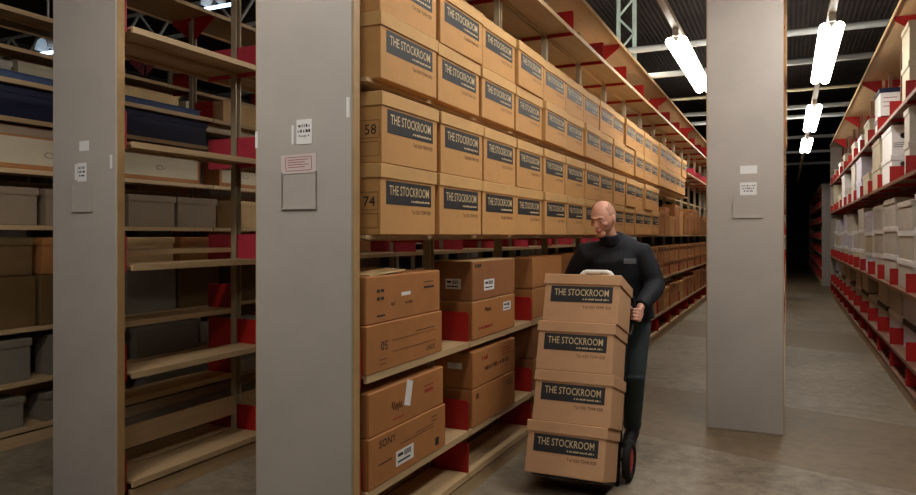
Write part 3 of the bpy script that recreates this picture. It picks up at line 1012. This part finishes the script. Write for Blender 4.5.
# pipes across the building
for i, (y, z, mt) in enumerate(((10.1, 4.12, 'pipe'), (11.75, 4.10, 'pipe'), (13.9, 4.08, 'pipe_tan'), (15.9, 4.1, 'pipe'), (17.2, 4.1, 'pipe'), (20.8, 4.1, 'pipe'), (24.5, 4.1, 'pipe'), (28.5, 4.1, 'pipe'))):
    m = MB(); r_ = 0.045 if mt == 'pipe' else 0.028
    m.tube([(-16.9, y, z), (6.9, y, z)], r_, 12)
    tag(m.build('ceiling_pipe', mt, smooth=True), f'{"pale" if mt == "pipe" else "thin tan"} pipe crossing under the roof, {ORD[i]} counted from the front', 'pipe', 'pipes under the roof')
# lattice column
def lattice(name, label, cat, p0, axis, length, w, mt, chord=0.022, panel=None):
    m = MB()
    panel = panel or w * 1.05
    pts = lambda u, v, t: (p0[0] + u, p0[1] + v, p0[2] + t) if axis == 'Z' else (p0[0] + t, p0[1] + u, p0[2] + v)
    r = thing(name, label, cat, p0)
    L0 = lambda u, v, t: (u, v, t) if axis == 'Z' else (t, u, v)
    if axis == 'Z':
        ch = [(-w / 2, -0.05), (w / 2, -0.05), (w / 2, 0.05), (-w / 2, 0.05)]
    else:
        ch = [(0, 0), (0, w)]
    for u, v in ch:
        m = MB(); m.tube([L0(u, v, 0), L0(u, v, length)], chord, 8); m.build('chord', mt, r)
    n = int(length / panel)
    for i in range(n):
        a, b = i * panel, (i + 1) * panel
        m = MB()
        s = 1 if i % 2 else -1
        if axis == 'Z':
            m.tube([L0(-s * w / 2, -0.05, a), L0(s * w / 2, -0.05, b)], chord * 0.7, 6)
        else:
            m.tube([L0(0, 0 if s > 0 else w, a), L0(0, w if s > 0 else 0, b)], chord * 0.7, 6)
        m.build('brace', mt, r)
    return r
lattice('lattice_column', 'pale green steel lattice column rising behind the packed rack', 'column', (-2.75, 13.4, 0), 'Z', 6.2, 0.30, 'mint', 0.032, 0.33)
lattice('roof_truss', 'white zigzag roof truss high at the far left', 'truss', (-16.8, 9.0, 4.95), 'X', 13.6, 0.5, 'steel_white', 0.035, 0.45)
# cool lamps with white reflectors over the left aisles
def dome_lamp(x, y, z, label):
    r = thing('reflector_lamp', label, 'lamp', (x, y, z), (0, 0, 0), 'cool lamps at far left')
    m = MB(); m.tube([(-0.12, 0, 0), (0.26, 0, 0)], 0.02, 10); m.build('tube', 'lamp_glow_cool', r, smooth=True)
    m = MB()
    pr = [(0.12 * math.cos(a), 0.03 + 0.13 * math.sin(a)) for a in [q * PI / 10 for q in range(11)]] + [(0.108 * math.cos(a), 0.03 + 0.118 * math.sin(a)) for a in [PI - q * PI / 10 for q in range(11)]]
    m.prism([(x_, z_) for x_, z_ in pr], -0.08, 0.08, 'Y'); m.build('reflector', 'housing', r)
    m = MB(); m.tube([(0, 0, 0.16), (0, 0, 6.2 - z)], 0.012, 8); m.build('hanger', 'housing', r)
dome_lamp(-7.5, 5.2, 3.54, 'cool lit lamp with white reflector above the far left rack')
dome_lamp(-5.9, 6.06, 4.08, 'cool lit lamp at the top, between the left racks')
lamp(-2.74, 6.5, 9.0, 3.9, 'lit fluorescent lamp over the aisle behind the packed rack')
lamp(-2.3, 10.2, 12.4, 4.25, 'added unseen lamp brightening the pale lattice column', glow='lamp_glow_high')  # added behind the packed rack so the column reads bright
lamp(-4.1, 9.5, 12.0, 3.9, 'cool fluorescent lamp over the aisle left of the near-empty rack', cool=True)

# ------------------------------------------------------------------ hand truck and its load
TILT = math.radians(17)
TX, TY, TZ = -1.136, 3.85, 0.135        # bottom front edge of the stack
TBW, TBD, TBH = 0.475, 0.35, 0.294
def tilt_pt(x, d, l):
    """x across, d back from the front face, l up along the leaning stack -> world"""
    return Vector((TX + x, TY + d * math.cos(TILT) + l * math.sin(TILT), TZ - d * math.sin(TILT) + l * math.cos(TILT)))
names = ['bottom box', 'second box up', 'third box up', 'top box']
shift = [(-0.012, 0.0), (0.004, 0.004), (-0.004, 0.0), (0.010, 0.004)]
for i in range(4):
    p = tilt_pt(shift[i][0], TBD / 2 + shift[i][1], i * (TBH + 0.001))
    archive_box(TBW, TBD, TBH, f'tan archive box on the hand truck, {names[i]} of the leaning stack', 'archive boxes on the hand truck', p, (-TILT, 0, 0), 'card_front_lit', 'card_front_lit')
ht = thing('hand_truck', 'hand truck with a white loop handle and red-hubbed wheels, carrying four leaning boxes', 'hand truck', (TX, TY + 0.45, 0))
HB = Vector((TX, TY + 0.45, 0))
L_ = lambda x, d, l: tilt_pt(x, d, l) - HB
RD_ = TBD + 0.040                         # rail plane behind the boxes
for s in (-1, 1):
    m = MB()
    m.tube([L_(s * 0.215, RD_, -0.05), L_(s * 0.215, RD_, 0.6), L_(s * 0.215, RD_, 1.13), L_(s * 0.19, RD_, 1.18), L_(s * 0.12, RD_, 1.20)], 0.014, 10)
    m.build('frame_rail', 'black', ht, smooth=True)
for l in (0.05, 0.35, 0.7, 1.20):
    m = MB(); m.tube([L_(-0.215 if l < 1 else -0.125, RD_, l), L_(0.215 if l < 1 else 0.125, RD_, l)], 0.011, 8)
    m.build('crossbar', 'black', ht, smooth=True)
m = MB()
pts = [L_(-0.105, RD_, 1.20), L_(-0.105, RD_, 1.25)] + [L_(-0.065 - 0.040 * math.cos(a), RD_ - 0.004, 1.25 + 0.040 * math.sin(a)) for a in (0.5, 1.0, 1.5)]
pts = pts + [Vector((-p.x, p.y, p.z)) for p in pts[::-1]]
m.tube(pts, 0.0155, 12); m.build('loop_handle', 'white_tube', ht, smooth=True)
# side grip bowed back from the right rail
m = MB()
SG = [L_(0.216, RD_ + 0.005, 0.86), L_(0.236, RD_ + 0.040, 0.90), L_(0.246, RD_ + 0.055, 0.98), L_(0.246, RD_ + 0.055, 1.07), L_(0.236, RD_ + 0.040, 1.13), L_(0.214, RD_ + 0.005, 1.15)]
m.tube(SG, 0.012, 10); m.build('side_grip', 'black', ht, smooth=True)
m = MB()
m.tube([Vector((-p.x, p.y, p.z)) for p in SG], 0.012, 10); m.build('side_grip', 'black', ht, smooth=True)
# toe plate under the load
m = MB()
A = [L_(-0.21, 0.05, -0.004), L_(0.21, 0.05, -0.004), L_(0.21, RD_ - 0.016, -0.004), L_(-0.21, RD_ - 0.016, -0.004)]
Bq = [p - Vector((0, 0.004 * math.sin(TILT), 0.006)) for p in A]
m.loft([Bq, A]); m.build('toe_plate', 'black', ht)
axle = L_(0, RD_ + 0.085, 0.10); axle.z = 0.125
m = MB(); m.tube([axle + Vector((-0.235, 0, 0)), axle + Vector((0.235, 0, 0))], 0.011, 8); m.build('axle', 'black', ht, smooth=True)
for s in (-1, 1):
    m = MB(); m.tube([L_(s * 0.19, RD_, 0.20), axle + Vector((s * 0.19, 0, 0))], 0.009, 8); m.build('axle_bracket', 'black', ht, smooth=True)
    c = axle + Vector((s * 0.262, 0, 0))
    m = MB(); rings = []
    for q in range(28):
        a = 2 * PI * q / 28
        rings.append([c + Vector((0.026 * math.cos(b), (0.098 + 0.026 * math.sin(b)) * math.cos(a), (0.098 + 0.026 * math.sin(b)) * math.sin(a))) for b in [2 * PI * k / 10 for k in range(10)]])
    rings.append(rings[0])
    m.loft(rings, cap=False); bmesh.ops.remove_doubles(m.bm, verts=m.bm.verts, dist=1e-5)
    w_ = m.build('wheel', 'rubber', ht, smooth=True)
    m = MB(); m.tube([c + Vector((-0.020, 0, 0)), c + Vector((-0.012, 0, 0)), c + Vector((0.012, 0, 0)), c + Vector((0.020, 0, 0))], [0.03, 0.078, 0.078, 0.03], 24)
    m.build('hub', 'red', w_)

# ------------------------------------------------------------------ the man
PR = Vector((-1.05, 5.0, 0))
P = lambda x, y, z: Vector((x, y, z)) - PR
man = None
def remeshed(m, name, material, voxel, smooth_iter=2, factor=0.5):
    me = m.mesh(name + '_raw', None)
    ob = bpy.data.objects.new('raw', me)
    COL.objects.link(ob)
    md = ob.modifiers.new('r', 'REMESH'); md.mode = 'VOXEL'; md.voxel_size = voxel
    if smooth_iter:
        sm = ob.modifiers.new('s', 'SMOOTH'); sm.iterations = smooth_iter; sm.factor = factor
    dg = bpy.context.evaluated_depsgraph_get()
    out = bpy.data.meshes.new_from_object(ob.evaluated_get(dg))
    bpy.data.objects.remove(ob); bpy.data.meshes.remove(me)
    out.name = name
    out.materials.clear(); out.materials.append(MATS[material])
    out.polygons.foreach_set('use_smooth', [True] * len(out.polygons))
    return out

# joints (world)
pelvis, waist, chest, upper, neck0 = P(-1.04, 5.00, 0.95), P(-1.045, 4.965, 1.08), P(-1.06, 4.90, 1.24), P(-1.07, 4.85, 1.38), P(-1.085, 4.80, 1.455)
neck1, headc = P(-1.105, 4.745, 1.53), P(-1.118, 4.700, 1.612)
shL, elL, wrL = P(-0.890, 4.87, 1.372), P(-0.800, 4.87, 1.155), P(-0.862, 4.640, 1.030)
shR, elR, wrR = P(-1.265, 4.78, 1.372), P(-1.395, 4.86, 1.155), P(-1.412, 4.640, 1.030)
hipL, knL, anL = P(-0.955, 5.01, 0.91), P(-0.965, 4.99, 0.50), P(-1.02, 5.17, 0.10)
hipR, knR, anR = P(-1.125, 5.00, 0.91), P(-1.135, 4.90, 0.50), P(-1.13, 4.86, 0.085)
yaw = math.radians(-20)                   # torso turned a little
TXd = Vector((math.cos(yaw * -0.9), math.sin(yaw * -0.9), 0))

# head frame: bowed and turned towards the boxes below him
HR = (Matrix.Rotation(math.radians(-20), 3, 'Z') @ Matrix.Rotation(math.radians(20), 3, 'X'))
def Hd(x, y, z):
    return headc + HR @ Vector((x, y, z))
def headfn(p):
    x, y, z = p
    q = Vector((x, y, z))
    if z < 0:                             # jaw narrows, chin comes forward
        t = -z
        q.x *= 1 - 0.34 * t ** 1.4
        if y > 0:
            q.y *= 1 - 0.42 * t
        else:
            q.y *= 1 - 0.10 * t
    if y > 0 and z > -0.2:
        q.y *= 1.06
    if y < -0.3:                          # flatter face
        q.y *= 0.95
        q.x *= 1.02
    return q
HX, HY, HZ = 0.076, 0.096, 0.120
def build_head(m):
    m.ellipsoid(headc, (HX, HY, HZ), HR, 32, headfn)
    # brow ridge, cheekbones, nose, chin, ears
    m.tube([Hd(-0.048, -0.072, 0.022), Hd(-0.02, -0.086, 0.026), Hd(0.02, -0.086, 0.026), Hd(0.048, -0.072, 0.022)], [0.009, 0.011, 0.011, 0.009], 10)
    m.tube([Hd(0, -0.086, 0.018), Hd(0, -0.098, -0.006), Hd(0, -0.108, -0.026), Hd(0, -0.098, -0.034)], [0.008, 0.0095, 0.0125, 0.010], 10)
    for s in (-1, 1):
        m.ellipsoid(Hd(s * 0.010, -0.098, -0.031), (0.008, 0.009, 0.007), HR, 10)
        m.ellipsoid(Hd(s * 0.042, -0.066, -0.018), (0.022, 0.018, 0.016), HR, 12)
        m.ellipsoid(Hd(s * 0.076, 0.010, -0.010), (0.009, 0.019, 0.031), HR @ Matrix.Rotation(s * 0.35, 3, 'Z'), 14)
        m.ellipsoid(Hd(s * 0.075, 0.004, -0.036), (0.008, 0.011, 0.012), HR, 10)
    m.ellipsoid(Hd(0, -0.082, -0.058), (0.026, 0.014, 0.016), HR, 14)
    m.ellipsoid(Hd(0, -0.062, -0.088), (0.032, 0.028, 0.026), HR, 14)

def hand(m, wrist, grip, rail_dir, out, side):
    """palm behind the grip bar, four fingers curling round it on the outer side, thumb round the inner side"""
    rd = rail_dir.normalized()
    back = (wrist - grip); back = (back - rd * back.dot(rd)).normalized()
    o = (out - rd * out.dot(rd) - back * out.dot(back)).normalized()
    def ring(ang, r, l):
        return grip + back * (r * math.cos(ang)) + o * (r * math.sin(ang)) + rd * l
    palm = grip + back * 0.036 + o * 0.016
    for l, ang in ((-0.030, 0.15), (-0.010, 0.1), (0.012, 0.1), (0.032, 0.15)):
        m.tube([wrist + rd * l * 0.45 + o * 0.004, (wrist + rd * l * 0.45 + ring(ang + 0.35, 0.036, l)) / 2 + o * 0.008, ring(ang + 0.35, 0.034, l), ring(ang + 0.9, 0.030, l)], [0.019, 0.018, 0.015, 0.0115], 10)
    for l, r0, reach in ((0.034, 0.0095, 3.6), (0.0125, 0.0100, 3.9), (-0.0095, 0.0096, 3.75), (-0.031, 0.0082, 3.3)):
        a = [0.6, 1.25, 1.9, 2.55, reach]
        rr = [0.033, 0.031, 0.027, 0.0255, 0.024]
        m.tube([ring(t, q, l) for t, q in zip(a, rr)], [r0 * 1.15, r0 * 1.12, r0, r0 * 0.95, r0 * 0.72], 10)
    m.tube([wrist + back * -0.01 + rd * 0.01, ring(-0.3, 0.038, 0.030), ring(-1.0, 0.030, 0.048), ring(-1.9, 0.026, 0.052), ring(-2.6, 0.024, 0.046)], [0.015, 0.014, 0.0115, 0.0105, 0.008], 10)

gL = (SG[2] + SG[3]) / 2 + HB - PR
gR = gL.copy(); gR.x = (TX - (gL.x + PR.x - TX)) - PR.x
rdir = SG[3] - SG[2]

# body: one continuous surface, bare where skin shows
m = MB()
build_head(m)
m.tube([neck0 - Vector((0, -0.01, 0.03)), neck0, neck1, headc + HR @ Vector((0, 0.02, -0.04))], [0.046, 0.052, 0.053, 0.050], 18)
m.tube([pelvis - Vector((0, 0, 0.06)), pelvis, waist, chest, upper, neck0], [(0.13, 0.09), (0.15, 0.105), (0.135, 0.095), (0.150, 0.095), (0.13, 0.070), (0.06, 0.05)], 20, xdir=TXd)
for a, b, c in ((shL, elL, wrL), (shR, elR, wrR)):
    m.tube([upper + (a - upper) * 0.35, a, (a + b) / 2, b, (b + c) / 2, c], [0.055, 0.056, 0.046, 0.040, 0.036, 0.026], 14)
for a, b, c in ((hipL, knL, anL), (hipR, knR, anR)):
    m.tube([a + Vector((0, 0, 0.06)), a, (a + b) / 2, b, b * 0.6 + c * 0.4, c, c - Vector((0, 0, 0.03))], [0.08, 0.085, 0.070, 0.052, 0.050, 0.030, 0.024], 14)
    m.tube([c + Vector((0, 0.0, -0.03)), c + Vector((0, -0.06, -0.050)), c + Vector((0, -0.14, -0.062))], [0.024, 0.022, 0.014], 12)
hand(m, wrL, gL, rdir, Vector((1, 0, 0)), 1)
hand(m, wrR, gR, rdir, Vector((-1, 0, 0)), -1)
bme = remeshed(m, 'person', 'skin', 0.0055, 2, 0.4)
man = link('person', bme, None, PR)
tag(man, 'person in a dark jacket bowing over the stack while pushing the hand truck', 'person')

# jacket
m = MB()
base = pelvis + Vector((0, 0, -0.035))
m.tube([base, pelvis + Vector((0, -0.005, 0.03)), waist, chest, upper + Vector((0, 0, -0.02)), upper + Vector((-0.004, -0.01, 0.05)), neck0 + Vector((-0.002, -0.005, 0.015))],
       [(0.208, 0.155), (0.200, 0.150), (0.182, 0.138), (0.200, 0.146), (0.200, 0.132), (0.150, 0.105), (0.082, 0.078)], 26, xdir=TXd)
for a, b, c in ((shL, elL, wrL), (shR, elR, wrR)):
    w2 = c + (b - c).normalized() * 0.012
    m.tube([upper + (a - upper) * 0.30 + Vector((0, 0, 0.01)), a, a * 0.6 + b * 0.4, b + (a - b) * 0.12, b * 0.8 + c * 0.2, (b + w2) / 2, w2 + (b - w2) * 0.15, w2],
           [0.080, 0.080, 0.073, 0.068, 0.066, 0.060, 0.052, 0.046], 18)
    # soft folds at the elbow
    for t in (0.75, 0.9, 1.06, 1.2):
        p = a + (b - a) * t if t < 1 else b + (c - b) * (t - 1)
        m.ellipsoid(p + Vector((0, 0.01, 0)), (0.070, 0.066, 0.014), Matrix.Rotation(0.5 * (t - 0.9) * 4, 3, 'X'), 14)
jme = remeshed(m, 'jacket', 'jacket', 0.010, 3, 0.5)
jk = link('jacket', jme, man)
# stand collar
m = MB(); rings = []
axis = (neck1 - neck0).normalized()
for off, rr in ((-0.015, 0.074), (0.05, 0.070), (0.066, 0.066), (0.066, 0.059), (0.02, 0.058)):
    c = neck0 + axis * off
    rings.append([c + Vector((math.cos(a) * rr, math.sin(a) * rr * 1.05, (0.016 * math.sin(a)))) for a in [2 * PI * k / 24 for k in range(24)]])
m.loft(rings, cap=False); m.build('collar', 'jacket', jk, smooth=True)
# front zip and chest patch laid on the surface
bvh = BVHTree.FromPolygons([v.co.copy() for v in jme.vertices], [tuple(p.vertices) for p in jme.polygons])
fwd = Vector((TXd.y, -TXd.x, 0))
def on_front(c, off=0.003):
    h = bvh.ray_cast(c + fwd * 0.6, -fwd, 1.2)
    return (h[0] + fwd * off) if h[0] else None
def patch(name, cen, w_, h_, material, nx=8, nz=4, thick=0.002):
    m = MB(); G = []
    for iz in range(nz + 1):
        row = []
        for ix in range(nx + 1):
            c = cen + TXd * ((ix / nx - 0.5) * w_) + Vector((0, 0, (iz / nz - 0.5) * h_))
            p = on_front(c, thick)
            row.append(m.bm.verts.new(p if p is not None else c + fwd * 0.13))
        G.append(row)
    for iz in range(nz):
        for ix in range(nx):
            m.bm.faces.new((G[iz][ix], G[iz][ix + 1], G[iz + 1][ix + 1], G[iz + 1][ix]))
    return m.build(name, material, jk, smooth=True)
patch('chest_patch', upper + TXd * 0.085 + Vector((0, 0, -0.055)), 0.085, 0.036, 'jacket_patch')
patch('zip', chest + Vector((0, 0, 0.02)), 0.010, 0.36, 'black', 2, 24)

# trousers
m = MB()
m.tube([pelvis + Vector((0, 0, 0.05)), pelvis, pelvis - Vector((0, 0, 0.07))], [(0.155, 0.115), (0.172, 0.125), (0.168, 0.122)], 22, xdir=TXd)
for a, b, c in ((hipL, knL, anL), (hipR, knR, anR)):
    m.tube([a + Vector((0, 0, 0.05)), a - Vector((0, 0, 0.04)), (a + b) / 2, b, (b + c) / 2, c + (b - c) * 0.12, c + (b - c) * 0.02], [0.095, 0.098, 0.086, 0.072, 0.068, 0.062, 0.064], 18)
    m.ellipsoid(c + (b - c) * 0.10, (0.070, 0.066, 0.014), Matrix.Rotation(0.2, 3, 'X'), 14)
    m.ellipsoid(b + Vector((0, -0.01, 0)), (0.074, 0.074, 0.02), Matrix.Rotation(-0.2, 3, 'X'), 14)
tr = link('trousers', remeshed(m, 'trousers', 'trousers', 0.010, 3, 0.5), man)
for c, s in ((anL, 1), (anR, -1)):
    m = MB()
    z0 = 0.001
    def ringz(y, wx, z1, x0=0.0):
        pts = []
        for k in range(14):
            a = 2 * PI * k / 14
            zz = z0 + max(0, (0.5 + 0.5 * math.sin(a))) * (z1 - z0)
            pts.append(Vector((c.x + x0 + wx * math.cos(a) * (1.0 if math.sin(a) < 0.2 else 0.85), c.y + y, zz)))
        return pts
    m.loft([ringz(0.075, 0.022, 0.07), ringz(0.06, 0.044, 0.135), ringz(0.02, 0.050, 0.145), ringz(-0.05, 0.050, 0.125), ringz(-0.12, 0.049, 0.07), ringz(-0.18, 0.042, 0.055), ringz(-0.205, 0.022, 0.036)])
    m.build('shoe', 'shoe', man, smooth=True)
# hair: close-cropped sides and back; its skin dives under the scalp along a clean hairline
def sstep(a, b, x):
    t = max(0.0, min(1.0, (x - a) / (b - a)))
    return t * t * (3 - 2 * t)
def cap(name, material, mask, lift):
    m = MB()
    def fn(p):
        q = headfn(p)
        return q * (1 + (-0.05 + (0.05 + lift) * mask(p.x, p.y, p.z)))
    m.ellipsoid(headc, (HX, HY, HZ), HR, 64, fn)
    return m.build(name, material, man, smooth=True)
def hairmask(x, y, z):
    side = sstep(-0.42, -0.22, y + 0.25 * max(0, -z)) * sstep(-0.5, -0.3, z - 0.9 * max(0, -y))
    crown = 1 - sstep(0.62, 0.84, z - 0.35 * max(0, y))
    ear = 1 - sstep(0.74, 0.88, abs(x)) * (1 - sstep(0.08, 0.25, z)) * (1 - sstep(0.2, 0.4, y))
    return side * crown * ear
cap('hair', 'stubble', hairmask, 0.030)
cap('beard', 'beard', lambda x, y, z: sstep(-0.42, -0.6, z) * (1 - sstep(0.0, 0.25, y)), 0.016)
for s in (-1, 1):
    m = MB(); m.ellipsoid(Hd(s * 0.0295, -0.0745, 0.004), (0.0135, 0.0115, 0.0085), HR, 14)
    e = m.build('eye', 'eye', man, smooth=True)
    m = MB(); m.ellipsoid(Hd(s * 0.0295 - 0.001, -0.0835, 0.0015), (0.0055, 0.0035, 0.0055), HR, 10); m.build('iris', 'iris', e, smooth=True)
    m = MB(); m.tube([Hd(s * 0.0295 - 0.012, -0.083, 0.008), Hd(s * 0.0295, -0.0860, 0.0115), Hd(s * 0.0295 + 0.012, -0.081, 0.008)], [0.003, 0.004, 0.003], 8); m.build('eyelid', 'skin', e, smooth=True)
    m = MB(); m.tube([Hd(s * 0.014, -0.096, 0.026), Hd(s * 0.032, -0.092, 0.032), Hd(s * 0.050, -0.080, 0.027)], [0.0035, 0.0045, 0.003], 8); m.build('eyebrow', 'brow', man, smooth=True)
m = MB(); m.tube([Hd(-0.024, -0.083, -0.060), Hd(-0.010, -0.096, -0.056), Hd(0.0, -0.0965, -0.0575), Hd(0.010, -0.096, -0.056), Hd(0.024, -0.083, -0.060)], [0.0025, 0.0048, 0.0048, 0.0048, 0.0025], 8)
m.build('upper_lip', 'lip', man, smooth=True)
m = MB(); m.tube([Hd(-0.021, -0.083, -0.063), Hd(0.0, -0.0955, -0.0675), Hd(0.021, -0.083, -0.063)], [0.0025, 0.0055, 0.0025], 8)
m.build('lower_lip', 'lip', man, smooth=True)


# ------------------------------------------------------------------ camera, world, view
w = bpy.data.worlds.new('World')
scene.world = w
w.use_nodes = True
w.node_tree.nodes['Background'].inputs[0].default_value = (0.9, 0.95, 1.0, 1)
w.node_tree.nodes['Background'].inputs[1].default_value = 0.02

cam = bpy.data.cameras.new('camera')
co = bpy.data.objects.new('camera', cam)
COL.objects.link(co)
co.location = (0, 0, CAM_H)
FPX = 704.0
th = math.atan(329 / FPX)
co.rotation_euler = (PI / 2, 0, th)
cam.sensor_width = 36
cam.lens = FPX / 916 * 36
cam.shift_y = -12.5 / 916
cam.clip_end = 200
scene.camera = co
scene.view_settings.view_transform = 'Standard'
scene.view_settings.look = 'None'
scene.view_settings.gamma = 1
scene.view_settings.exposure = 0.0
scene.view_settings.use_curve_mapping = False
scene.cycles.max_bounces = 8
scene.cycles.diffuse_bounces = 4
